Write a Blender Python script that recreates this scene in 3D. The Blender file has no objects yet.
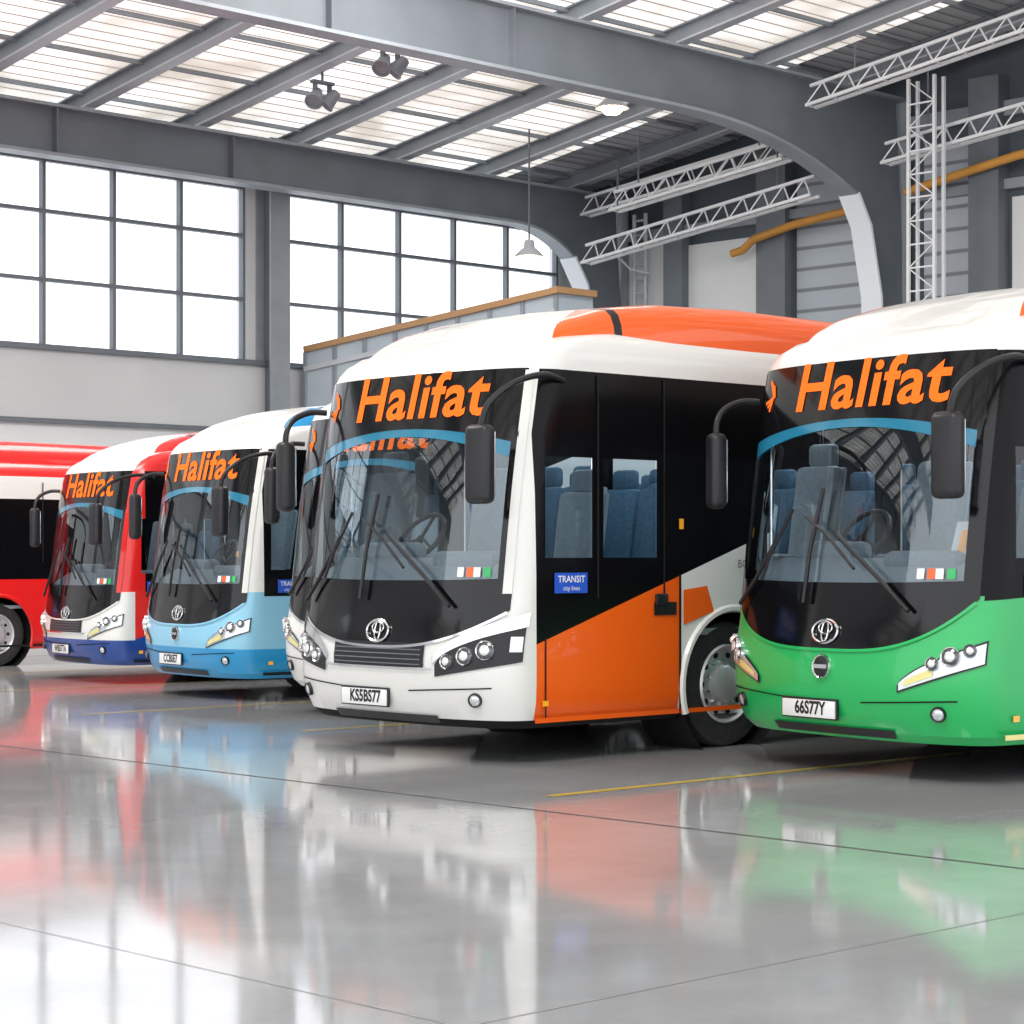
import bpy, bmesh, math, random
import numpy as np
from mathutils import Vector, Matrix
random.seed(4)
scene=bpy.context.scene
# ---------------------------------------------------------------- materials
MATS={}
def pmat(name,col,rough=.4,metal=0,coat=0,emit=0,spec=.5,ecol=None):
    if name in MATS: return MATS[name]
    m=bpy.data.materials.new(name); m.use_nodes=True
    b=m.node_tree.nodes['Principled BSDF']
    b.inputs['Base Color'].default_value=(*col,1)
    b.inputs['Roughness'].default_value=rough
    b.inputs['Metallic'].default_value=metal
    b.inputs['Coat Weight'].default_value=coat
    b.inputs['Coat Roughness'].default_value=.03
    b.inputs['Specular IOR Level'].default_value=spec
    if emit:
        b.inputs['Emission Color'].default_value=(*(ecol or col),1)
        b.inputs['Emission Strength'].default_value=emit
    MATS[name]=m; return m
def noisy(name,c1,c2,scale=3,rough=.5,metal=0,coat=0,bump=0,spec=.5):
    m=pmat(name,c1,rough,metal,coat,0,spec); nt=m.node_tree; b=nt.nodes['Principled BSDF']
    tc=nt.nodes.new('ShaderNodeTexCoord'); n=nt.nodes.new('ShaderNodeTexNoise')
    n.inputs['Scale'].default_value=scale; n.inputs['Detail'].default_value=5
    r=nt.nodes.new('ShaderNodeValToRGB')
    r.color_ramp.elements[0].position=.3; r.color_ramp.elements[1].position=.7
    r.color_ramp.elements[0].color=(*c1,1); r.color_ramp.elements[1].color=(*c2,1)
    nt.links.new(tc.outputs['Object'],n.inputs['Vector']); nt.links.new(n.outputs['Fac'],r.inputs['Fac'])
    nt.links.new(r.outputs['Color'],b.inputs['Base Color'])
    return m
def glassmat(name,tint,ior=1.5,rough=.0,gcol=(1,1,1)):
    m=bpy.data.materials.new(name); m.use_nodes=True; nt=m.node_tree; nt.nodes.clear()
    o=nt.nodes.new('ShaderNodeOutputMaterial'); t=nt.nodes.new('ShaderNodeBsdfTransparent')
    g=nt.nodes.new('ShaderNodeBsdfGlossy'); f=nt.nodes.new('ShaderNodeFresnel'); mx=nt.nodes.new('ShaderNodeMixShader')
    t.inputs['Color'].default_value=(*tint,1); g.inputs['Roughness'].default_value=rough
    g.inputs['Color'].default_value=(*gcol,1); f.inputs['IOR'].default_value=ior
    nt.links.new(f.outputs[0],mx.inputs[0]); nt.links.new(t.outputs[0],mx.inputs[1]); nt.links.new(g.outputs[0],mx.inputs[2])
    nt.links.new(mx.outputs[0],o.inputs['Surface']); return m
def paint(name,c): return pmat(name,c,.35,0,.6)
WHITE=paint('paint_white',(.79,.79,.76)); ORANGE=paint('paint_orange',(.93,.12,.004))
GREEN=paint('paint_green',(.008,.46,.11)); LBLUE=paint('paint_light_blue',(.26,.58,.78))
BLUE=paint('paint_blue',(.012,.30,.62)); NAVY=paint('paint_navy',(.012,.06,.30)); RED=paint('paint_red',(.80,.012,.010))
BLACK=pmat('gloss_black',(.004,.004,.005),.12,0,.2,0,.35); DARK=pmat('dark_underbody',(.012,.012,.013),.8,0,0,0,.2)
SBLACK=pmat('side_black',(.004,.004,.005),.22,0,0,0,.16)
RUBBER=noisy('tyre_rubber',(.015,.015,.016),(.03,.03,.03),20,.75)
PLAST=pmat('black_plastic',(.012,.012,.015),.4); CHROME=pmat('chrome',(.8,.8,.82),.12,1.0)
RIM=pmat('rim_steel',(.62,.63,.65),.35,.6); LENS=pmat('lamp_lens',(.66,.70,.72),.1,.5,1.0)
LENSD=pmat('lamp_housing_dark',(.10,.11,.12),.15,.6,1.0)
LAMPW=pmat('lamp_bulb',(.80,.82,.82),.08,.5,1,.12,ecol=(1,.98,.9)); AMBER=pmat('amber_lens',(.95,.4,.02),.2,0,1,.15)
YEL=pmat('lens_yellow',(.80,.72,.25),.2,0,1); SEAT=noisy('seat_fabric',(.06,.13,.21),(.10,.19,.28),30,.8)
SEATF=noisy('seat_cover_grey',(.26,.31,.35),(.33,.38,.42),20,.8)
SEATL=pmat('seat_shell',(.35,.42,.48),.5); DASH=noisy('dashboard_plastic',(.32,.38,.42),(.38,.44,.48),40,.55)
INT=pmat('interior_grey',(.50,.55,.59),.6); LETTER=pmat('lettering_orange',(1.0,.16,.015),.6,0,0,.34,.1)
CABFILL=pmat('cabin_fill_glow',(.9,.95,1),.5,0,0,8.0)  # glow for strips added to brighten the bus interiors
LETW=pmat('lettering_white',(.9,.9,.9),.5); LETK=pmat('lettering_black',(.01,.01,.01),.5)
TINT=pmat('tint_band_teal',(.02,.20,.33),.15,0,.5)
PLATE=pmat('plate_white',(.85,.86,.86),.4); EUB=pmat('plate_blue',(.02,.1,.6),.4)
STEEL=noisy('steel_grey',(.14,.16,.18),(.17,.19,.215),1.2,.5,.1); STEELL=noisy('steel_light',(.46,.49,.52),(.54,.56,.59),1.5,.45,.1)
STEELM=noisy('steel_mid',(.25,.28,.31),(.31,.34,.37),1.5,.5,.1)
TRUSSW=pmat('truss_white',(.72,.74,.75),.4); FRAME=pmat('window_frame',(.15,.17,.19),.5)
GLW=glassmat('windscreen_glass',(.93,.98,1.0),2.0,0,(.90,.97,1)); GLS=glassmat('side_glass',(.72,.84,.88),1.5)
PANE=glassmat('pane_glass',(.97,.98,1.0),1.2)
# ---------------------------------------------------------------- mesh builder
class MB:
    def __init__(s): s.v=[];s.f=[];s.m=[];s.mats=[]
    def mi(s,mat):
        if mat not in s.mats: s.mats.append(mat)
        return s.mats.index(mat)
    def add(s,vs,fs,mat):
        o=len(s.v); s.v+= [tuple(v) for v in vs]; i=s.mi(mat) if not isinstance(mat,list) else None
        for k,f in enumerate(fs):
            s.f.append([a+o for a in f]); s.m.append(i if i is not None else s.mi(mat[k]))
    def box(s,c,sz,mat,bev=0,rot=None,seg=2):
        bm=bmesh.new(); bmesh.ops.create_cube(bm,size=1)
        for v in bm.verts: v.co=Vector((v.co.x*sz[0],v.co.y*sz[1],v.co.z*sz[2]))
        if bev: bmesh.ops.bevel(bm,geom=bm.edges[:],offset=bev,segments=seg,affect='EDGES',profile=.5)
        R=Matrix.Identity(3) if rot is None else rot
        for v in bm.verts: v.co=R@v.co+Vector(c)
        bm.verts.index_update()
        s.add([v.co for v in bm.verts],[[v.index for v in f.verts] for f in bm.faces],mat); bm.free()
    def bar(s,a,b,w,h,mat):
        a=Vector(a);b=Vector(b);d=(b-a); L=d.length; d.normalize()
        up=Vector((0,0,1)) if abs(d.z)<.99 else Vector((0,1,0))
        y=up.cross(d).normalized(); z=d.cross(y)
        R=Matrix((d,y,z)).transposed()
        s.box((a+b)/2,(L,w,h),mat,0,R)
    def tube(s,pts,r,mat,n=8,closed=False):
        P=[Vector(p) for p in pts]; N=len(P); vs=[];fs=[]
        prev=None
        for i,p in enumerate(P):
            if closed: t=(P[(i+1)%N]-P[i-1])
            else: t=P[min(i+1,N-1)]-P[max(i-1,0)]
            t.normalize()
            if prev is None:
                u=Vector((0,0,1)) if abs(t.z)<.9 else Vector((0,1,0)); x=t.cross(u).normalized()
            else:
                x=(prev-t*prev.dot(t)).normalized()
            prev=x; y=t.cross(x)
            for k in range(n):
                a=2*math.pi*k/n; vs.append(p+x*math.cos(a)*r+y*math.sin(a)*r)
        M=N if closed else N-1
        for i in range(M):
            j=(i+1)%N
            for k in range(n):
                l=(k+1)%n; fs.append([i*n+k,i*n+l,j*n+l,j*n+k])
        if not closed: fs.append(list(range(n))[::-1]); fs.append([(N-1)*n+k for k in range(n)])
        s.add(vs,fs,mat)
    def lathe(s,prof,c,mat,n=36,axis=Vector((0,1,0))):
        axis=Vector(axis).normalized(); u=Vector((0,0,1)) if abs(axis.z)<.9 else Vector((1,0,0))
        x=axis.cross(u).normalized(); y=axis.cross(x); c=Vector(c); vs=[];fs=[]
        for (r,h) in prof:
            for k in range(n):
                a=2*math.pi*k/n; vs.append(c+axis*h+(x*math.cos(a)+y*math.sin(a))*r)
        for i in range(len(prof)-1):
            for k in range(n):
                l=(k+1)%n; fs.append([i*n+k,i*n+l,(i+1)*n+l,(i+1)*n+k])
        s.add(vs,fs,mat)
    def build(s,name,parent=None,angle=32):
        me=bpy.data.meshes.new(name); me.from_pydata(s.v,[],s.f)
        for m in s.mats: me.materials.append(m)
        me.polygons.foreach_set('material_index',s.m); me.polygons.foreach_set('use_smooth',[True]*len(s.f))
        me.update()
        try: me.set_sharp_from_angle(angle=math.radians(angle))
        except Exception: pass
        o=bpy.data.objects.new(name,me); scene.collection.objects.link(o)
        if parent: o.parent=parent
        return o
def empty(name,loc=(0,0,0),rz=0,sc=1):
    e=bpy.data.objects.new(name,None); e.location=loc; e.rotation_euler=(0,0,rz); e.scale=(sc,sc,sc)
    scene.collection.objects.link(e); return e
_tc={}
def textmesh(txt,size,bold=.0,shear=0,sp=1):
    k=(txt,size,bold,shear,sp)
    if k in _tc: return _tc[k]
    cu=bpy.data.curves.new('t','FONT'); cu.body=txt; cu.size=size; cu.offset=bold; cu.shear=shear; cu.resolution_u=3
    cu.align_x='CENTER'; cu.space_character=sp
    o=bpy.data.objects.new('t',cu); scene.collection.objects.link(o)
    dg=bpy.context.evaluated_depsgraph_get(); me=bpy.data.meshes.new_from_object(o.evaluated_get(dg))
    vs=[(v.co.x,v.co.y) for v in me.vertices]; fs=[list(p.vertices) for p in me.polygons]
    bpy.data.objects.remove(o); bpy.data.curves.remove(cu); bpy.data.meshes.remove(me)
    _tc[k]=(vs,fs); return vs,fs
# ---------------------------------------------------------------- bus surface
ZT=[.26,.32,.45,.6,.75,.9,1.05,1.25,1.6,2.0,2.4,2.88,2.95,3.02,3.09,3.15,3.20,3.24]
XT=[.14,.08,.03,.0,.0,.02,.05,.08,.12,.17,.23,.32,.36,.43,.56,.78,1.1,1.5]
WT=[1.18,1.22,1.245,1.25,1.25,1.25,1.25,1.25,1.25,1.25,1.25,1.24,1.235,1.225,1.21,1.18,1.12,1.0]
xf=lambda z: float(np.interp(z,ZT,XT)); wz=lambda z: float(np.interp(z,ZT,WT))
NE=3.1; D=.40; RL=11.6
th=np.linspace(0,math.pi/2,600)
yy=np.sin(th)**(2/NE); xx=1-np.cos(th)**(2/NE)
arc=np.concatenate([[0],np.cumsum(np.hypot(np.diff(yy*1.25),np.diff(xx*D)))]); arc/=arc[-1]
def Fs(s,z):
    a=abs(s); y0=float(np.interp(a,arc,yy)); y=y0*wz(z)*(1 if s>=0 else -1); x=xf(z)+D*float(np.interp(a,arc,xx))+.05*y0*y0
    return Vector((x,y,z))
def F(s,z,off=0):
    p=Fs(s,z)
    if off:
        e=.01; ds=Fs(min(s+e,1),z)-Fs(max(s-e,-1),z); dz=Fs(s,z+.03)-Fs(s,z-.03)
        n=-(ds.cross(dz)).normalized(); p=p+n*off
    return p
def s_of_y(y,z):
    a=min(abs(y)/wz(z),.999); return float(np.interp(a,yy,arc))*(1 if y>=0 else -1)
def Fy(y,z,off=0): return F(s_of_y(y,z),z,off)
def patch(mb,sa,sb,zl,zh,off,mat,ns=24,nz=6):
    fl=zl if callable(zl) else (lambda s:zl); fh=zh if callable(zh) else (lambda s:zh)
    vs=[];fs=[]
    for i in range(ns+1):
        s=sa+(sb-sa)*i/ns
        for j in range(nz+1):
            z=fl(s)+(fh(s)-fl(s))*j/nz; vs.append(F(s,z,off))
    for i in range(ns):
        for j in range(nz):
            a=i*(nz+1)+j; fs.append([a,a+1,a+nz+2,a+nz+1])
    mb.add(vs,fs,mat)
def sstrip(mb,pts,w,off,mat):
    vs=[];fs=[]
    for i,(y,z) in enumerate(pts):
        a=pts[max(i-1,0)];b=pts[min(i+1,len(pts)-1)]
        t=Vector((b[0]-a[0],b[1]-a[1])).normalized(); n=Vector((-t.y,t.x))*w/2
        vs.append(Fy(y+n.x,z+n.y,off)); vs.append(Fy(y-n.x,z-n.y,off))
    for i in range(len(pts)-1): fs.append([2*i,2*i+1,2*i+3,2*i+2])
    mb.add(vs,fs,mat)
def siderect(mb,x0,x1,z0,z1,off,mat,sg=-1,slant=0):
    y=sg*(1.25+off); vs=[(x0,y,z0),(x1,y,z0+slant),(x1,y,z1+slant),(x0,y,z1)]
    mb.add(vs,[[0,1,2,3] if sg<0 else [3,2,1,0]],mat)
def fronttext(mb,txt,size,y0,z0,off,mat,bold=0,shear=0,sx=1,rise=0,sp=1):
    vs,fs=textmesh(txt,size,bold,shear,sp)
    mb.add([Fy(y0-vx*sx,z0+vy+rise*vx,off) for vx,vy in vs],fs,mat)
def sidetext(mb,txt,size,x0,z0,mat,bold=0):
    vs,fs=textmesh(txt,size,bold,0)
    mb.add([(x0+vx,-1.268,z0+vy) for vx,vy in vs],fs,mat)
WX=[2.62,8.9]; WR_=.60; HS=.8
WIN_N=[(.56,1.04,1.5,2.24),(1.16,1.74,1.5,2.24)]
WIN_F=[(.6,1.7,1.4,2.5),(2.0,3.6,1.5,2.5),(3.8,5.4,1.6,2.5),(5.6,7.2,1.6,2.5)]
def make_body(col,planes,parent):
    bm=bmesh.new(); rings=[]
    ss=[-1+.05*i for i in range(41)]
    for z in ZT:
        r=[F(s,z) for s in ss]
        w=wz(z); xr=RL-(0 if z<2.88 else (z-2.88)*.8)
        r.append(Vector((xr-.25,w,z))); r.append(Vector((xr-.07,w-.07,z))); r.append(Vector((xr,w-.25,z)))
        r.append(Vector((xr,-w+.25,z))); r.append(Vector((xr-.07,-w+.07,z))); r.append(Vector((xr-.25,-w,z)))
        rings.append([bm.verts.new(p) for p in r])
    n=len(rings[0])
    for i in range(len(ZT)-1):
        for k in range(n):
            l=(k+1)%n
            if 1.249<ZT[i]<2.87 and k<40 and ss[k]>-HS-.01 and ss[k+1]<HS+.01: continue
            bm.faces.new([rings[i][k],rings[i+1][k],rings[i+1][l],rings[i][l]])
    bm.faces.new(rings[-1][::-1]); bm.faces.new(rings[0])
    def cut(co,no,flt=None):
        fs=[f for f in bm.faces if (flt is None or flt(f.calc_center_median()))]
        g=set(fs)
        for f in fs:
            g.update(f.edges); g.update(f.verts)
        bmesh.ops.bisect_plane(bm,geom=list(g),plane_co=co,plane_no=no,dist=1e-5)
    sidef=lambda c:abs(c.y)>1.2 and c.z<2.9
    for co,no in planes: cut(co,no,sidef)
    for W,sg in ((WIN_N,-1),(WIN_F,1)):
        sf=lambda c:c.y*sg>1.2 and 1.0<c.z<2.9
        for z in {w[2] for w in W}|{w[3] for w in W}: cut((0,0,z),(0,0,1),sf)
        for x in [w[0] for w in W]+[w[1] for w in W]: cut((x,0,0),(1,0,0),sf)
    for X in WX:
        for d in (-.75,.75): cut((X+d,0,0),(1,0,0),lambda c:abs(c.y)>1.15 and c.z<1.3)
        cut((0,0,1.18),(0,0,1),lambda c:abs(c.y)>1.15 and c.z<1.3)
        for q in range(13):
            a=math.pi*q/12; nn=Vector((math.cos(a),0,math.sin(a)))
            cut(Vector((X,0,.5))+nn*WR_,nn,lambda c:abs(c.y)>1.15 and c.z<1.19 and abs(c.x-X)<.76)
    kill=[]
    for f in bm.faces:
        c=f.calc_center_median()
        if abs(c.y)>1.15:
            for X in WX:
                if math.hypot(c.x-X,max(c.z-.5,0))<WR_ and c.z<1.12: kill.append(f);break
            else:
                for w in (WIN_N if c.y<0 else WIN_F):
                    if w[0]<c.x<w[1] and w[2]<c.z<w[3]: kill.append(f);break
    bmesh.ops.delete(bm,geom=kill,context='FACES')
    mb=MB(); bm.verts.index_update()
    bm.normal_update()
    mats=[]
    for f in bm.faces:
        c=f.calc_center_median()
        m_=DARK if (c.z<.32 and abs(f.normal.z)>.9) else col(c.x,c.y,c.z)
        mats.append(SBLACK if m_ is BLACK else m_)
    mb.add([v.co.copy() for v in bm.verts],[[v.index for v in f.verts] for f in bm.faces],mats); bm.free()
    return mb.build('body',parent,25)
def make_pod(side,top,parent):
    S=[(.62,.86,3.10),(.8,.98,3.19),(1.05,1.06,3.30),(1.4,1.12,3.40),(1.48,1.125,3.415),(2.0,1.15,3.48),(2.9,1.16,3.51),(9.0,1.15,3.47),(9.8,1.1,3.38),(10.4,1.0,3.2)]
    S2=[]
    for i in range(len(S)-1):
        k=4 if i<3 else (1 if i==3 else 2)
        for q in range(k):
            t=q/k; S2.append(tuple(S[i][j]+(S[i+1][j]-S[i][j])*t for j in range(3)))
    S2.append(S[-1])
    bm=bmesh.new(); R=[]
    for i,(x,a,t) in enumerate(S2):
        b=min(3.05+.10*(x-.6)/.9,3.15)
        if b>t: b=t-.04
        prof=[(-a-.02,b),(-a,b+(t-b)*.45),(-a*.97,b+(t-b)*.75),(-a*.92,b+(t-b)*.92),(-a*.86,t-.012),(-a*.74,t),(-a*.4,t+.015),(0,t+.02)]
        prof+= [(-y,z) for y,z in prof[-2::-1]]
        R.append([bm.verts.new((x,y,z)) for y,z in prof])
    n=len(R[0])
    for i in range(len(R)-1):
        for k in range(n-1): bm.faces.new([R[i][k],R[i+1][k],R[i+1][k+1],R[i][k+1]])
    bm.faces.new(R[0]); bm.faces.new(R[-1][::-1])
    sl=.55
    for sg in (-1,1):
        g=[f for f in bm.faces if f.calc_center_median().x<1.41 and f.calc_center_median().y*sg>0]
        gg=set(g)
        for f in g: gg.update(f.edges); gg.update(f.verts)
        # boundary: |y| = 1.04 - sl*(x-.80)
        bmesh.ops.bisect_plane(bm,geom=list(gg),plane_co=(.80,sg*1.04,0),plane_no=Vector((sl,sg,0)).normalized(),dist=1e-5)
    ms=[]
    for f in bm.faces:
        c=f.calc_center_median(); o=abs(c.y)>1.04-sl*(c.x-.80)
        if 1.4<c.x<1.48: ms.append(PLAST if abs(c.y)>.69 else top)
        elif c.x<1.4: ms.append(side if o else top)
        else: ms.append(side)
    bm.verts.index_update()
    mb=MB(); mb.add([v.co.copy() for v in bm.verts],[[v.index for v in f.verts] for f in bm.faces],ms); bm.free()
    mb.build('roof_pod',parent,40)
def wheel(mb,x,sg):
    y=sg*1.19
    ax=Vector((0,sg,0)); c=(x,y,.5)
    mb.lathe([(.30,-.3),(.42,-.3),(.485,-.27),(.5,-.22),(.5,-.06),(.487,-.02),(.43,.0),(.36,.0),(.31,-.015)],c,RUBBER,40,ax)
    mb.lathe([(.315,-.01),(.30,.005),(.285,-.01),(.27,-.05),(.2,-.075),(.15,-.06),(.145,-.01),(.11,.01),(.001,.012)],c,RIM,40,ax)
    for k in range(10):
        a=2*math.pi*k/10; p=Vector((x+math.cos(a)*.235,y-sg*.062,.5+math.sin(a)*.235))
        mb.lathe([(.026,.0),(.026,.006),(.001,.006)],p,DARK,10,ax)
        a+=.3; p=Vector((x+math.cos(a)*.175,y-sg*.07,.5+math.sin(a)*.175))
        mb.lathe([(.015,.0),(.015,.03),(.001,.035)],p,CHROME,6,ax)
def seatm(mb,x,y,z,sc=1,mat=None):
    mat=mat or SEAT
    mb.box((x,y,z+.42*sc),(.46*sc,.44*sc,.13*sc),mat,.05)
    mb.box((x+.24*sc,y,z+.80*sc),(.12*sc,.44*sc,.72*sc),mat,.05,Matrix.Rotation(.15,3,'Y'))
    mb.box((x+.33*sc,y,z+1.24*sc),(.1*sc,.27*sc,.18*sc),mat,.04)
    mb.box((x+.31*sc,y,z+.80*sc),(.04,.42*sc,.7*sc),SEATL,.015,Matrix.Rotation(.15,3,'Y'))
    mb.box((x,y,z+.2*sc),(.3*sc,.3*sc,.34*sc),PLAST,.02)
def ellring(mb,y0,z0,ry,rz,r,mat,off,h=0):
    mb.tube([Fy(y0+ry*math.cos(a),z0+rz*math.sin(a),off) for a in [2*math.pi*k/24 for k in range(24)]],r,mat,6,True)
def emblem(mb,z,y=0):
    ellring(mb,y,z,.125,.080,.011,CHROME,.018); ellring(mb,y,z+.024,.066,.040,.008,CHROME,.018); ellring(mb,y,z,.032,.072,.008,CHROME,.018)
def disc(mb,y,z,r,mat,off=.012,ring=None,bulge=.02):
    c=Fy(y,z,off); n=(Fy(y,z,.1)-Fy(y,z,.01)).normalized()
    mb.lathe([(r,-.02),(r*.95,bulge*.4),(r*.7,bulge*.8),(r*.35,bulge),(.001,bulge*1.05)],c,mat,20,n)
    if ring: mb.lathe([(r*.98,-.01),(r*1.0,bulge*.6),(r*1.12,bulge*.9),(r*1.2,.0),(r*1.2,-.02)],c,ring,20,n)
def make_bus(loc,rz,sc,sp):
    root=empty('city_bus',loc,rz,sc)
    make_body(sp['col'],sp['planes'],root); make_pod(sp['pod'],sp.get('podtop',WHITE),root)
    g=MB(); patch(g,-HS,HS,1.25,2.88,-.006,GLW,40,12)
    for W,sg in ((WIN_N,-1),(WIN_F,1)):
        for w in W:
            siderect(g,w[0],w[1],w[2],w[3],-.02,GLS,sg)
    g.build('glazing',root)
    t=MB()
    patch(t,-.80,.80,lambda s:2.47-.14*(s/.8)**2,2.885,.006,BLACK,40,4)
    patch(t,-.79,.79,lambda s:2.41-.20*(s/.8)**2,lambda s:2.475-.14*(s/.8)**2,.004,TINT,40,2)
    lowk=sp.get('low',.28); lz=sp.get('lz',.86); le=sp.get('le',3.4)
    cl=lambda s: lz+lowk*abs(s/.83)**le
    patch(t,-.83,.83,cl,lambda s:1.33+.02*(s/.8)**2,.007,BLACK,44,6)
    for sg in (-1,1): 
        patch(t,sg*.785,sg*.83,1.24,2.87,.008,sp.get('pillar_in',BLACK),2,12)
        patch(t,sg*.755,sg*.79,1.30,2.5,.007,BLACK,2,12)
    sstrip(t,[(1.18*math.sin(a),cl(s_of_y(1.18*math.sin(a),1))-.005) for a in np.linspace(-1.40,1.40,48)],.020,.014,sp.get('trim',CHROME))
    if sp.get('grille',True):
        patch(t,-.36,.36,.69,.87,.009,PLAST,20,3)
        for z in (.715,.75,.785,.82): sstrip(t,[(y,z) for y in np.linspace(-.50,.50,14)],.008,.02,STEEL)
        sstrip(t,[(y,.68+.015*y*y) for y in np.linspace(-.62,.62,14)],.018,.02,CHROME)
        emblem(t,.95)
    else:
        emblem(t,.99)
        disc(t,0,.75,.072,PLAST,.01,CHROME); sstrip(t,[(y,.75) for y in (-.07,0,.07)],.025,.035,CHROME)
    patch(t,-.42,.42,.29,.345,.012,PLAST,16,1)
    for sg in (-1,1):
        sstrip(t,[(sg*y,.56-.06*(1-y/1.1)) for y in np.linspace(.35,1.1,16)],.010,.006,DARK)
    yp=sp.get('py',.14); zp=.46
    t.box(Fy(yp,zp,.02),(.02,.56,.145),PLAST,.004); t.box(Fy(yp,zp,.03),(.02,.53,.12),PLATE,.004)
    t.box(Fy(yp+.24,zp,.034),(.018,.05,.11),EUB)
    vs,fs=textmesh(sp['plate'],.125,.004,0); xpl=Fy(yp,zp,.03).x-.0125
    t.add([(xpl,yp-.02-vx*.80,zp-.042+vy) for vx,vy in vs],fs,LETK)
    for sg in (-1,1):
        if sp['hl']=='round':
            patch(t,sg*.44,sg*.92,lambda s:.63+.12*((abs(s)-.44)/.48),lambda s:.72+.28*(max(abs(s)-.44,0)/.48)**.6,.012,PLAST,16,4)
            patch(t,sg*.42,sg*.93,lambda s:.72+.28*(max(abs(s)-.44,0)/.48)**.6,lambda s:.77+.33*(max(abs(s)-.44,0)/.48)**.6,.016,CHROME,16,1)
            for y,z,r in ((.76,.745,.048),(.91,.785,.058),(1.06,.83,.064)):
                disc(t,sg*y,z,r,LENSD,.016,CHROME); disc(t,sg*y,z,r*.62,LAMPW,.034,None,.015)
            patch(t,sg*.85,sg*.91,.82,.93,.018,LENS,4,2)
        else:
            ha,hb=.47,.89
            fr=lambda s,p:(min(max(abs(s)-ha,0)/(hb-ha),1))**p
            patch(t,sg*ha,sg*hb,lambda s:.60+.20*fr(s,1),lambda s:.65+.31*fr(s,.7),.010,PLAST,20,4)
            patch(t,sg*(ha+.012),sg*(hb-.010),lambda s:.612+.20*fr(s,1),lambda s:.64+.305*fr(s,.7),.016,LENS,20,4)
            patch(t,sg*(ha+.04),sg*.66,lambda s:.63+.20*fr(s,1),lambda s:.645+.24*fr(s,.8),.020,YEL,8,1)
            for y,z,r in ((.95,.80,.042),(1.06,.85,.058),(1.16,.89,.040)):
                disc(t,sg*y,z,r,LENSD,.018,CHROME); disc(t,sg*y,z,r*.62,LAMPW,.036,None,.015)
        disc(t,sg*.97,.47,.045,LENS,.01,PLAST)
    fronttext(t,'Halifat',.47,-.13,2.555,.013,LETTER,.010,.08,1.12,0,1.05)
    for k in range(3): sstrip(t,[(.93+.035*k,2.57+.03*k),(.89-.01*k,2.68),(.96-.03*k,2.80-.02*k)],.024,.014,LETTER)
    for k,(m,y0) in enumerate(((GREEN,-1.0),(LETW,-.92),(ORANGE,-.86),(LETW,-.78))):
        s0=s_of_y(y0,1.42); patch(t,s0-.025,s0+.015,1.36,1.43,.006,m,3,1)
    def wip(pts,r=.013): t.tube([Fy(y,z,.05) for y,z in pts],r,PLAST,6)
    wip([(1.0,1.16),(.8,1.34),(.55,1.66)],.016); wip([(.72,1.34),(.62,1.54),(.42,1.84)],.012)
    wip([(-.75,1.14),(-.45,1.38),(-.05,1.66)],.016); wip([(-.25,1.42),(.05,1.66),(.28,1.79)],.012)
    wip([(.22,1.18),(.20,1.55),(.12,1.98)],.016)
    if sp.get('hatch'): siderect(t,1.70,1.95,1.06,1.16,.012,PLAST)
    siderect(t,.64,.98,1.24,1.39,.012,EUB); sidetext(t,'TRANSIT',.07,.81,1.32,LETW,.001); sidetext(t,'city lines',.05,.81,1.26,LETW)
    siderect(t,1.98,2.03,1.72,1.80,.012,AMBER)
    for x in (1.10,1.82,3.4,5.2,7.0): siderect(t,x-.010,x+.010,1.2 if x<2 else 1.62,2.86,.004,DARK)
    if sp.get('hatch'):
        siderect(t,1.985,2.01,.30,1.37,.006,DARK); siderect(t,.55,.565,.33,.92,.006,DARK)
        t.add([(2.03,-1.262,.98),(2.38,-1.262,1.08),(2.30,-1.262,1.28),(2.03,-1.262,1.25)],[[0,1,2,3]],ORANGE)
        sidetext(t,'BOX',.09,2.75,1.42,LETK)
        t.box((1.78,-1.265,1.18),(.13,.03,.09),PLAST,.01)
    siderect(t,.45,RL-.4,.30,.335,.006,sp.get('skirt',DARK))
    siderect(t,.52,.58,.42,.46,.012,AMBER)
    for X in WX:
        for sg in (-1,1):
            pts=[Vector((X+math.cos(a)*(WR_+.0),sg*1.252,.5+math.sin(a)*WR_)) for a in np.linspace(-.35,math.pi+.35,26)]
            t.tube(pts,.03,sp['arch'],6)
            t.lathe([(WR_,.0),(WR_,-.5),(.01,-.5)],(X,sg*1.24,.5),DARK,28,(0,sg,0))
    t.build('trim_and_lamps',root)
    w=MB()
    for X in WX:
        for sg in (-1,1): wheel(w,X,sg)
    w.build('wheels',root)
    m=MB()
    for sg in (-1,1):
        if sg<0: arm=[(.75,-1.24,2.80),(.45,-1.34,2.82),(.12,-1.38,2.74),(-.08,-1.33,2.58),(-.12,-1.30,2.40)]; c=(-.12,-1.29,2.16)
        else: arm=[(.44,1.16,2.66),(.32,1.22,2.66),(.18,1.25,2.60),(.10,1.24,2.50),(.08,1.23,2.38)]; c=(.08,1.23,2.14)
        P=[Vector(p) for p in arm]; q=[]
        for i in range(len(P)-1):
            a=P[max(i-1,0)];b=P[i];cc=P[i+1];d=P[min(i+2,len(P)-1)]
            for k in range(5):
                tt=k/5; q.append(.5*((2*b)+(cc-a)*tt+(2*a-5*b+4*cc-d)*tt*tt+(3*b-a-3*cc+d)*tt**3))
        q.append(P[-1]); m.tube(q,.024,PLAST,8)
        wd=.22 if sg<0 else .15
        m.box(c,(.13,wd,.56),PLAST,.05,Matrix.Rotation(-.12*sg,3,'Z'),4)
        m.box((c[0]+.068,c[1],c[2]),(.012,wd-.05,.46),CHROME,.004)
    m.build('mirrors',root)
    it=MB()
    it.box((6,0,.92),(10.6,2.36,.05),DASH)
    it.box((RL-.5,0,1.9),(.05,2.3,2.0),INT)
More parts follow.
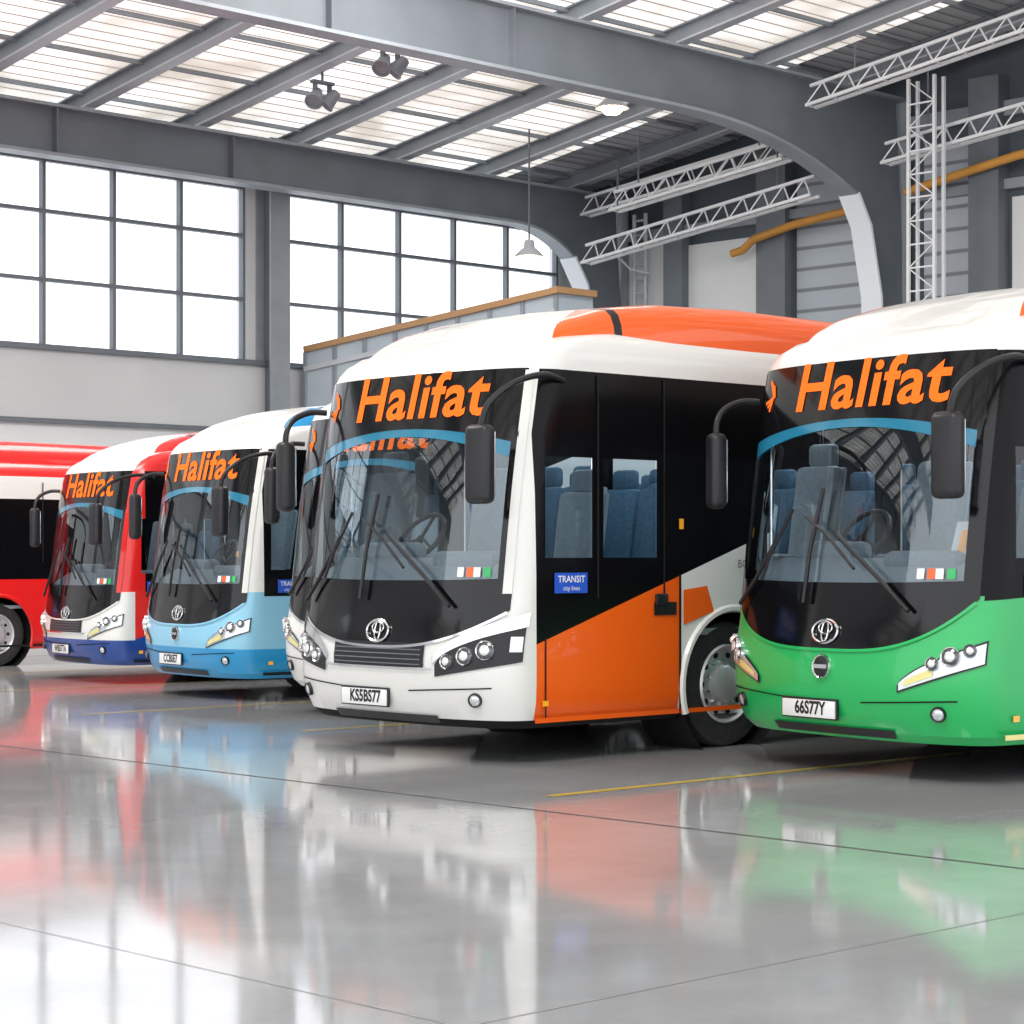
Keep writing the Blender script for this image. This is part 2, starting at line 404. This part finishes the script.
    vs=[];fs=[]
    for i in range(21):
        s=-.9+1.8*i/20
        a=F(s,1.22,-.05)
        for dx,z in ((0,.95),(0,1.30),(.10,1.38),(.42,1.50),(.52,1.45),(.55,.95)):
            vs.append((a.x+dx*(1-.45*abs(s)),a.y*(.985),z))
    for i in range(20):
        for k in range(5): fs.append([i*6+k,i*6+k+1,(i+1)*6+k+1,(i+1)*6+k])
    it.add(vs,fs,DASH)
    it.box((.62,.55,1.54),(.25,.6,.16),SEATF,.06)
    it.box((.50,-.55,1.48),(.30,.7,.14),SEATF,.06)
    cx,cy,cz=.92,.55,1.66
    R=Matrix.Rotation(-.9,3,'Y')
    it.tube([Vector((cx,cy,cz))+R@Vector((.23*math.cos(a),.23*math.sin(a),0)) for a in [2*math.pi*k/28 for k in range(28)]],.02,PLAST,8,True)
    it.tube([(cx,cy,cz),(cx-.25,cy,cz-.3)],.03,PLAST)
    for a in (0,2.1,4.2): it.tube([(cx,cy,cz),Vector((cx,cy,cz))+R@Vector((.21*math.cos(a),.21*math.sin(a),0))],.014,PLAST,6)
    seatm(it,1.45,.55,1.02,1.05,SEATF); seatm(it,1.15,-.75,.85,1.0,SEATF)
    for r in range(6):
        for y in (-.95,-.5,.5,.95): seatm(it,2.4+r*.95,y,.95)
    for y in (-.3,.3): it.tube([(2.0,y,.95),(2.0,y,3.0)],.018,CHROME,8); it.tube([(1.9,y,2.75),(9,y,2.75)],.016,CHROME,6)
    it.box((5.6,0,3.10),(9.2,2.1,.04),INT)
    for y in (-.6,.6): it.box((5.2,y,3.065),(8.0,.16,.02),CABFILL)
    if sp.get('book'):
        it.box((.50,-.85,1.60),(.02,.20,.30),PLATE,.0,Matrix.Rotation(.3,3,'Y')); it.box((.485,-.85,1.60),(.02,.06,.18),AMBER,.0,Matrix.Rotation(.3,3,'Y'))
    it.build('interior',root)
    return root
# ---------------------------------------------------------------- liveries
def dplane(x0,z0,sl): return ((x0,0,z0),Vector((-sl,0,1)).normalized())
PX=lambda x:((x,0,0),(1,0,0)); PZ=lambda z:((0,0,z),(0,0,1))
def c_orange(x,y,z):
    if z<.30: return DARK
    if abs(y)>1.19 and x>.47 and x<11.3 and z<2.88:
        if z>.88+.32*(x-.5): return BLACK
        return ORANGE if x<2.0 else WHITE
    return WHITE
def c_green(x,y,z):
    if z>2.88: return WHITE
    if x>11.3: return GREEN
    if z>1.2+.06*x: return BLACK
    return GREEN
def c_blue(x,y,z):
    if z>2.88: return WHITE
    if z<.6: return BLUE
    if x<.47 or abs(y)<1.19: return LBLUE if z<1.25 else WHITE
    if z>1.2: return BLACK
    return WHITE if x>.9 else LBLUE
def c_wr(x,y,z):
    if z>2.88: return WHITE if abs(y)<1.1 else RED
    if x<.47 or abs(y)<1.19: return (NAVY if z<.6 else WHITE) if z<1.25 else RED
    if z>1.25+.0*x: return BLACK if x>.62 else RED
    if z<.5+.25*x: return NAVY
    return RED
def c_red(x,y,z):
    if z>2.95: return RED
    if z>2.6: return WHITE
    if z>1.35 and x>.47: return BLACK
    return RED
def c_white(x,y,z):
    if 1.3<z<2.88 and x>.47 and abs(y)>1.19: return BLACK
    return WHITE
def place(X,Z,a,sc,back):
    u=.719*X+.695*Z; v=-.695*X+.719*Z
    dx=Vector((math.cos(a),math.sin(a),0)); dy=Vector((-math.sin(a),math.cos(a),0))
    return Vector((u,v,0))+dy*1.25*sc-dx*back*sc
buses=[
 ((3.03,14.3),1.0,-9,dict(col=c_green,planes=[PX(.47),dplane(0,1.2,.06)],pod=ORANGE,hl='long',grille=False,plate='66S77Y',arch=BLACK,trim=GREEN,low=.36,lz=.87,book=True,skirt=YEL)),
 ((-.02,15.75),1.0,-1,dict(col=c_orange,planes=[PX(.47),dplane(.5,.88,.32),PX(2.0),PX(11.3)],pod=ORANGE,hl='round',plate='KS5BS77',arch=WHITE,hatch=True,pillar_in=WHITE,skirt=ORANGE,lz=.84,low=.28,le=2.6)),
 ((-.56,19.7),.98,0,dict(col=c_white,planes=[PX(.47),PZ(1.3)],pod=WHITE,hl='long',plate='K21BSF',arch=WHITE)),
 ((-2.76,22.6),.91,-8,dict(col=c_blue,planes=[PX(.47),PZ(.6),PZ(1.2),PX(.9)],pod=BLUE,hl='long',grille=False,plate='CCBSE7',arch=WHITE,trim=LBLUE,pillar_in=WHITE)),
 ((-4.60,25.6),.87,-9,dict(col=c_wr,planes=[PX(.47),PZ(.6),PZ(1.25),PX(.62),dplane(0,.5,.25)],pod=RED,hl='long',plate='WB57TA',arch=RED,trim=WHITE,pillar_in=RED)),
 ((-8.50,28.4),.88,0,dict(col=c_red,planes=[PX(.47),PZ(2.6),PZ(1.35)],pod=RED,podtop=RED,hl='long',plate='RB52SD',arch=RED)),
]
for (X,Z),sc,ad,sp in buses:
    a=math.radians(ad); make_bus(place(X,Z,a,sc,.20),a,sc,sp)
# ---------------------------------------------------------------- floor
def floor_mat():
    m=bpy.data.materials.new('polished_floor'); m.use_nodes=True; nt=m.node_tree; b=nt.nodes['Principled BSDF']
    tc=nt.nodes.new('ShaderNodeTexCoord'); n=nt.nodes.new('ShaderNodeTexNoise'); n.inputs['Scale'].default_value=.8; n.inputs['Detail'].default_value=8; n.inputs['Roughness'].default_value=.65
    r=nt.nodes.new('ShaderNodeValToRGB'); r.color_ramp.elements[0].color=(.33,.335,.345,1); r.color_ramp.elements[1].color=(.45,.455,.465,1)
    r.color_ramp.elements[0].position=.3; r.color_ramp.elements[1].position=.7
    nt.links.new(tc.outputs['Object'],n.inputs['Vector']); nt.links.new(n.outputs['Fac'],r.inputs['Fac']); nt.links.new(r.outputs['Color'],b.inputs['Base Color'])
    n2=nt.nodes.new('ShaderNodeTexNoise'); n2.inputs['Scale'].default_value=1.5; n2.inputs['Detail'].default_value=6
    mr=nt.nodes.new('ShaderNodeMapRange'); mr.inputs['To Min'].default_value=.04; mr.inputs['To Max'].default_value=.12
    nt.links.new(tc.outputs['Object'],n2.inputs['Vector']); nt.links.new(n2.outputs['Fac'],mr.inputs['Value']); nt.links.new(mr.outputs[0],b.inputs['Roughness'])
    b.inputs['IOR'].default_value=1.85
    bp=nt.nodes.new('ShaderNodeBump'); bp.inputs['Strength'].default_value=.025; bp.inputs['Distance'].default_value=.02
    nt.links.new(n.outputs['Fac'],bp.inputs['Height']); nt.links.new(bp.outputs['Normal'],b.inputs['Normal'])
    return m
fm=MB(); fm.add([(-22,-20,0),(37.4,-20,0),(37.4,36,0),(-22,36,0),(-22,-20,-.2),(37.4,-20,-.2),(37.4,36,-.2),(-22,36,-.2)],
  [[0,1,2,3],[4,7,6,5],[0,4,5,1],[1,5,6,2],[2,6,7,3],[3,7,4,0]],floor_mat()); fm.build('floor')
YL=pmat('yellow_line_paint',(.78,.60,.15),.25,0,.5); JT=pmat('joint_dark',(.05,.05,.055),.5); JT2=pmat('joint_grey',(.30,.30,.31),.3)
ln=MB()
def fline(x0,y0,x1,y1,w,mat,mb,z=.003):
    d=Vector((x1-x0,y1-y0)).normalized(); n=Vector((-d.y,d.x))*w/2
    mb.add([(x0-n.x,y0-n.y,z),(x1-n.x,y1-n.y,z),(x1+n.x,y1+n.y,z),(x0+n.x,y0+n.y,z)],[[0,1,2,3]],mat)
for x,y in ((9.8,9.80),(11.9,14.9),(11.6,17.9),(11.8,21.6),(12.2,24.9),(12,28.9),(12.2,6.2)):
    fline(x,y,x+14,y-.2,.09,YL,ln)
ln.build('bay_marking_lines')
jn=MB()
fline(9.0,-20,9.4,36,.022,JT,jn,.002); fline(30,-20,30,36,.025,JT,jn,.002)
for x in (-12,-6,0,4.8): fline(x,-20,x,36,.006,JT2,jn,.002)
for y in (-6,0,5.2): fline(-22,y,37,y,.008,JT2,jn,.002)
jn.build('floor_joint_lines')
# ---------------------------------------------------------------- walls
WALL=noisy('wall_panel_grey',(.70,.71,.715),(.75,.76,.765),.6,.6); WALL2=noisy('wall_band_grey',(.56,.57,.58),(.60,.61,.62),.8,.6)
WALLD=noisy('wall_dark_blue_grey',(.06,.075,.09),(.09,.11,.13),1,.55)
def corr(name,c,per=.3,axis='Z'):
    m=pmat(name,c,.5); nt=m.node_tree; b=nt.nodes['Principled BSDF']
    tc=nt.nodes.new('ShaderNodeTexCoord'); w=nt.nodes.new('ShaderNodeTexWave'); w.bands_direction=axis; w.inputs['Scale'].default_value=1/per*.314
    bp=nt.nodes.new('ShaderNodeBump'); bp.inputs['Strength'].default_value=.8; bp.inputs['Distance'].default_value=.04
    r=nt.nodes.new('ShaderNodeValToRGB'); r.color_ramp.elements[0].position=.03; r.color_ramp.elements[1].position=.12
    r.color_ramp.elements[0].color=(*[q*.45 for q in c],1); r.color_ramp.elements[1].color=(*c,1)
    nt.links.new(tc.outputs['Object'],w.inputs['Vector']); nt.links.new(w.outputs['Fac'],bp.inputs['Height']); nt.links.new(bp.outputs['Normal'],b.inputs['Normal'])
    nt.links.new(w.outputs['Fac'],r.inputs['Fac']); nt.links.new(r.outputs['Color'],b.inputs['Base Color'])
    return m
CORR=corr('corrugated_blue_grey',(.46,.51,.56),.45)
Z0,Z1=5.42,9.05
groups=[(-3.0,6.6),(7.4,17.0),(17.8,27.25),(28.2,36.3)]
wl=MB()
wl.box((7.9,36.15,Z0/2),(59,.3,Z0),WALL); wl.box((7.9,36.15,(Z1+10.4)/2),(59,.3,10.4-Z1),WALL2)
wl.box((7.9,35.98,4.75),(59,.08,1.3),WALL2); wl.box((7.9,35.95,4.05),(59,.14,.08),STEEL); wl.box((7.9,35.93,Z0+.02),(59,.2,.10),STEEL)
for z in (1.4,2.8): wl.box((7.9,35.99,z),(59,.04,.03),STEELM)
xs=[-22]+[a for g in groups for a in g]+[37.4]
for i in range(0,len(xs),2): wl.box(((xs[i]+xs[i+1])/2,36.15,(Z0+Z1)/2),(xs[i+1]-xs[i],.3,Z1-Z0),WALL2)
wl.build('wall_left')
for a,b in groups:
    w=MB(); n=round((b-a)/1.6); 
    for i in range(n+1): w.box((a+(b-a)*i/n,36.08,(Z0+Z1)/2),(.07 if 0<i<n else .12,.14,Z1-Z0),FRAME)
    for z in (Z0+.05,6.73,8.03,Z1-.05): w.box(((a+b)/2,36.08,z),(b-a,.13,.07),FRAME)
    w.add([(a,36.12,Z0),(b,36.12,Z0),(b,36.12,Z1),(a,36.12,Z1)],[[0,1,2,3]],PANE)
    w.build('window_%d'%(groups.index((a,b))+1))
wc=MB()
for x in (-3.4,7.0,17.4,27.75):
    wc.box((x,35.75,5),(.10,.5,10),STEEL); 
    for d in (-.24,.24): wc.box((x,35.75+d,5),(.50,.04,10),STEELM)
wc.build('wall_column')
wb=MB()
wb.box((37.55,8,6.8),(.3,56.3,13.6),WALLD)
def bp(v0,v1,z0,z1,mat,d=.06): wb.box((37.4-d/2,(v0+v1)/2,(z0+z1)/2),(d,abs(v1-v0),z1-z0),mat)
bp(33.5,36,0,8.6,WALL); bp(30.8,32.9,0,8.5,WALL); bp(28.0,29.8,0,9.6,CORR); bp(25.3,26.5,0,9.9,CORR); bp(-10,24.4,0,8.6,WALL)
bp(33.45,32.9,0,10,STEEL,.3); bp(30.7,29.9,0,10.3,STEEL,.35); bp(25.2,24.5,0,11,STEEL,.4)
bp(36,20,8.75,8.95,STEELM,.2); bp(30,20,10.2,10.5,STEELM,.2)
wb.build('wall_back')
# ---------------------------------------------------------------- roof
RS=.145; rz_=lambda y:10.05+RS*(36.3-y)
def roofmat():
    m=bpy.data.materials.new('translucent_roof_sheet'); m.use_nodes=True; nt=m.node_tree; b=nt.nodes['Principled BSDF']
    tc=nt.nodes.new('ShaderNodeTexCoord'); sp=nt.nodes.new('ShaderNodeSeparateXYZ'); nt.links.new(tc.outputs['Object'],sp.inputs[0])
    def saw(out,per,lo):
        d=nt.nodes.new('ShaderNodeMath'); d.operation='MULTIPLY'; d.inputs[1].default_value=1/per; nt.links.new(out,d.inputs[0])
        f=nt.nodes.new('ShaderNodeMath'); f.operation='FRACT'; nt.links.new(d.outputs[0],f.inputs[0])
        g=nt.nodes.new('ShaderNodeMath'); g.operation='GREATER_THAN'; g.inputs[1].default_value=lo; nt.links.new(f.outputs[0],g.inputs[0]); return g.outputs[0]
    a=saw(sp.outputs['Y'],.36,.16); c=saw(sp.outputs['X'],2.6,.02)
    mu=nt.nodes.new('ShaderNodeMath'); mu.operation='MULTIPLY'; nt.links.new(a,mu.inputs[0]); nt.links.new(c,mu.inputs[1])
    n=nt.nodes.new('ShaderNodeTexNoise'); n.inputs['Scale'].default_value=.5; nt.links.new(tc.outputs['Object'],n.inputs['Vector'])
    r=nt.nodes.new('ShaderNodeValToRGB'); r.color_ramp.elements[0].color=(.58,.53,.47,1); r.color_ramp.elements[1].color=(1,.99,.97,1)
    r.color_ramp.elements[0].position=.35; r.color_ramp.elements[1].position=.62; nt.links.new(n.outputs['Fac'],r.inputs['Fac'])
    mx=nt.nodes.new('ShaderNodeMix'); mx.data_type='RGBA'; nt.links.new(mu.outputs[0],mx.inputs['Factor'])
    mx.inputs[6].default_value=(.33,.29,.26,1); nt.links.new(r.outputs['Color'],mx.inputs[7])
    nt.links.new(mx.outputs[2],b.inputs['Base Color']); nt.links.new(mx.outputs[2],b.inputs['Emission Color']); b.inputs['Emission Strength'].default_value=1.0  # daylight through the sheet is put in as emission of its own colour
    b.inputs['Roughness'].default_value=.6
    return m
rf=MB(); RM=roofmat(); DECK=corr('roof_deck_grey',(.45,.46,.47),.3,'Y')
def slab(x0,x1,y0,y1,mat,t=.12):
    vs=[(x0,y0,rz_(y0)),(x1,y0,rz_(y0)),(x1,y1,rz_(y1)),(x0,y1,rz_(y1))]; vs+=[(a,b,c+t) for a,b,c in vs]
    rf.add(vs,[[0,3,2,1],[4,5,6,7],[0,1,5,4],[1,2,6,5],[2,3,7,6],[3,0,4,7]],mat)
slab(-22,34.6,-20,36.4,RM); slab(34.6,37.6,-20,36.4,DECK)
rf.build('ceiling')
pu=MB()
xs=[22.9+2.6*k for k in range(-16,6)]
for x in xs:
    a=(x,36,rz_(36)-.18); b=(x,-19,rz_(-19)-.18)
    pu.bar(a,b,.05,.30,STEELM); pu.bar((a[0],a[1],a[2]-.15),(b[0],b[1],b[2]-.15),.26,.035,STEELL); pu.bar((a[0],a[1],a[2]+.15),(b[0],b[1],b[2]+.15),.26,.03,STEELM)
y=35.2
while y>-19:
    pu.bar((-21,y,rz_(y)-.05),(37.3,y,rz_(y)-.05),.06,.08,STEELM); y-=1.9
pu.build('roof_purlins')
def portal(Y,zb,zt,lightcol,hx=29.5,drop=1.0):
    mb=MB()
    lower=[(-21,zb),(hx,zb)]
    for k in range(1,9):
        t=k/8; lower.append((hx+(35.5-hx)*t, zb-drop*t**2.4))
    lower+= [(35.9,zb-drop-.6),(36.25,zb-drop-2.0),(36.45,0)]
    top=[(-21,zt),(37.3,zt)]
    vs=[];fs=[]
    out=[(p[0],zt) for p in lower[:-3]]+[(37.0,zt),(37.3,zb-3.0),(37.3,0)]
    for p,q in zip(lower,out):
        for d in (-.04,.04): vs.append((p[0],Y+d,p[1])); vs.append((q[0],Y+d,q[1]))
    n=len(lower)
    for i in range(n-1):
        a=i*4;b=a+4
        fs+=[[a,b,b+1,a+1],[a+2,a+3,b+3,b+2]]
    mb.add(vs,fs,STEEL)
    def flange(pts,mat,w=.42):
        vs=[];fs=[]
        for i,p in enumerate(pts):
            a=Vector(pts[max(i-1,0)]);b=Vector(pts[min(i+1,len(pts)-1)]); t=(b-a).normalized(); nn=Vector((-t.y,t.x))*.03
            for sgn in (-1,1):
                for d in (-w/2,w/2): vs.append((p[0]+nn.x*sgn,Y+d,p[1]+nn.y*sgn))
        for i in range(len(pts)-1):
            a=i*4;b=a+4
            fs.extend([[a,a+1,b+1,b],[a+2,b+2,b+3,a+3],[a,b,b+2,a+2],[a+1,a+3,b+3,b+1]])
        mb.add(vs,fs,mat)
    flange(lower[:-3],STEELM); flange(lower[-4:],lightcol,.5); flange(top,STEELM); flange([(37.25,zt),(37.25,0)],STEELM)
    for x in range(-18,37,4): 
        if x<29: mb.box((x,Y,(zb+zt)/2),(.03,.36,zt-zb),STEEL)
    mb.build('portal_frame')
COLL=pmat('column_flange_white',(.78,.82,.86),.35)
portal(34.9,8.85,9.75,COLL,33.5,.6); portal(27.0,9.75,10.85,COLL,30); portal(19.0,11.0,12.2,COLL); portal(11.0,12.2,13.4,COLL); portal(3,13.4,14.6,COLL); portal(-5,14.5,15.7,COLL)
def truss(a,b,h=.40,w=.3,n=12):
    mb=MB(); a=Vector(a);b=Vector(b); up=Vector((0,0,h)); sd=Vector((w,0,0))
    for o in (Vector(),sd,up+sd*.5): mb.bar(a+o,b+o,.06,.06,TRUSSW)
    for i in range(n):
        p=a.lerp(b,i/n); q=a.lerp(b,(i+.5)/n); r=a.lerp(b,(i+1)/n)
        mb.bar(p,q+up+sd*.5,.025,.025,TRUSSW); mb.bar(q+up+sd*.5,r,.025,.025,TRUSSW)
        mb.bar(p,p+sd,.025,.025,TRUSSW)
    for tt in (.15,.85):
        p=a.lerp(b,tt)+up+sd*.5; mb.tube([p,(p.x,p.y,rz_(p.y)-.35)],.02,STEEL,6)
    mb.build('lattice_truss')
truss((35.4,34.4,9.15),(35.4,27.6,9.85)); truss((34,32.2,8.85),(34,27.5,9.35),n=8); truss((35.0,34,8.0),(35.0,27.6,8.75)); truss((33.6,26.6,10.2),(33.6,19.5,11.1)); truss((35.6,26.3,9.3),(35.6,19.5,10.0))
lt=MB()
for dx,dy in ((0,0),(0,.6),(.3,0),(.3,.6)): lt.box((35.0+dx,24.6+dy,5.35),(.06,.06,10.7),TRUSSW)
for k in range(23):
    z=.3+k*.45
    lt.box((35.0,24.9,z),(.03,.6,.03),TRUSSW); lt.bar((35.0,24.6+.6*(k%2),z),(35.0,24.6+.6*((k+1)%2),z+.45),.022,.022,TRUSSW)
lt.build('lattice_ladder_tower')
PIPE=pmat('ochre_pipe',(.60,.28,.05),.4)
for pts in ([(36.85,31.2,8.1),(36.85,30.9,8.15),(36.85,30.6,8.35),(36.85,29.5,8.55),(36.85,27.4,8.75)],[(36.85,26.6,8.9),(36.85,24,9.3),(36.85,20.4,9.6)]):
    pp=MB(); pp.tube(pts,.09,PIPE,12); pp.build('ochre_service_pipe')
pc=MB()
for dy in (0,.35): pc.tube([(37.0,33.9+dy,9.3),(37.0,33.9+dy,7.2)],.05,STEELL)
for k in range(6): pc.box((37.0,34.07,7.5+k*.33),(.05,.35,.05),STEELL)
pc.tube([(36.9,34.6,8.6),(36.5,34.3,8.3),(36.6,34.0,8.0),(36.9,33.7,7.9)],.03,STEELL); pc.build('wall_access_ladder')
def flood(x,y,z):
    mb=MB(); zr=rz_(y); mb.tube([(x,y,zr-.05),(x,y,z+.45)],.025,STEEL); mb.box((x,y,z+.45),(.5,.12,.06),STEEL,.01)
    for d in (-.17,.17):
        ax=Vector((-.6,-.35*(-1 if d>0 else 1),-.75)); mb.box((x+d,y,z+.33),(.04,.10,.26),STEEL)
        mb.lathe([(.05,-.22),(.09,-.2),(.11,-.1),(.15,.08),(.17,.10),(.17,.13),(.15,.13),(.13,.08),(.01,.06)],(x+d,y,z+.15),STEELM,20,ax)
    mb.build('ceiling_floodlight')
flood(25.0,28.9,9.85); flood(25.6,31.5,9.75)
HOT=pmat('lamp_hot',(1,.9,.7),.3,0,0,14,ecol=(1,.80,.5))
def highbay(x,y,z,power=0):
    mb=MB(); mb.tube([(x,y,rz_(y)-.05),(x,y,z+.3)],.02,STEEL); mb.lathe([(.03,.35),(.10,.33),(.12,.18),(.16,.15),(.32,.0),(.34,-.02),(.32,-.02),(.14,.1)],(x,y,z),STEELL,24,(0,0,1))
    mb.lathe([(.20,.03),(.20,-.06),(.14,-.12),(.001,-.15)],(x,y,z),HOT,20,(0,0,1)); mb.build('high_bay_lamp')
for x,y,z in ((30.7,29,10.1),(32.4,33,7.8),(22,20,11.4),(14,20,11.4),(22,10,12.6),(10,10,12.6)): highbay(x,y,z)
of=MB(); OFW=noisy('office_panel',(.40,.47,.52),(.46,.53,.58),1,.5); COP=pmat('timber_coping',(.42,.24,.11),.5)
x0,x1,y0,y1=30.0,31.0,29.8,35.6; h0,h1=6.55,5.70; xe=28.5
vs=[(x0,y0,0),(x1,y0,0),(x1,y1,0),(xe,y1,0),(x0,y0,h0),(x1,y0,h0),(x1,y1,h1),(xe,y1,h1)]
of.add(vs,[[0,1,5,4],[1,2,6,5],[2,3,7,6],[3,0,4,7],[4,5,6,7]],OFW)
of.bar((x0-.02,y0-.1,h0+.06),(xe-.02,y1,h1+.06),.14,.12,COP); of.bar((x0-.1,y0-.05,h0+.06),(x1,y0-.05,h0+.06),.14,.12,COP)
for k in range(9):
    t=k/8; y=y0+(y1-y0)*t; xx_=x0+(xe-x0)*t; hh=h0+(h1-h0)*t; of.box((xx_-.02,y,hh/2),(.06,.08,hh),STEELM)
of.bar((x0-.04,y0,h0-.35),(xe-.04,y1,h1-.35),.06,.10,STEELL)
of.build('lean_to_office')
# ---------------------------------------------------------------- light
w=bpy.data.worlds.new('sky'); scene.world=w; w.use_nodes=True
bg=w.node_tree.nodes['Background']; bg.inputs[0].default_value=(.95,.97,1,1); bg.inputs[1].default_value=1.95
def area(name,loc,tgt,sx,sy,power,col=(1,1,1)):
    l=bpy.data.lights.new(name,'AREA'); l.shape='RECTANGLE'; l.size=sx; l.size_y=sy; l.energy=power; l.color=col
    o=bpy.data.objects.new(name,l); o.location=loc; o.rotation_euler=(Vector(tgt)-Vector(loc)).to_track_quat('-Z','Y').to_euler(); scene.collection.objects.link(o)
for k,(x,y) in enumerate(((2,6),(8,20),(22,22))): area('hall_fill_light',(x,y,rz_(y)-1.2),(x+3,y+3,0),5,5,1150,(1,.97,.93))  # fill lights added below the roof, belonging to no fixture
# ---------------------------------------------------------------- camera
cam=bpy.data.cameras.new('camera'); cam.lens=2200/1024*36; cam.sensor_width=36; cam.shift_y=.042
co=bpy.data.objects.new('camera',cam); co.location=(0,0,1.52); co.rotation_euler=(math.pi/2,0,-math.atan2(.695,.719)); scene.collection.objects.link(co); scene.camera=co
cam.clip_end=300
scene.view_settings.view_transform='Standard'
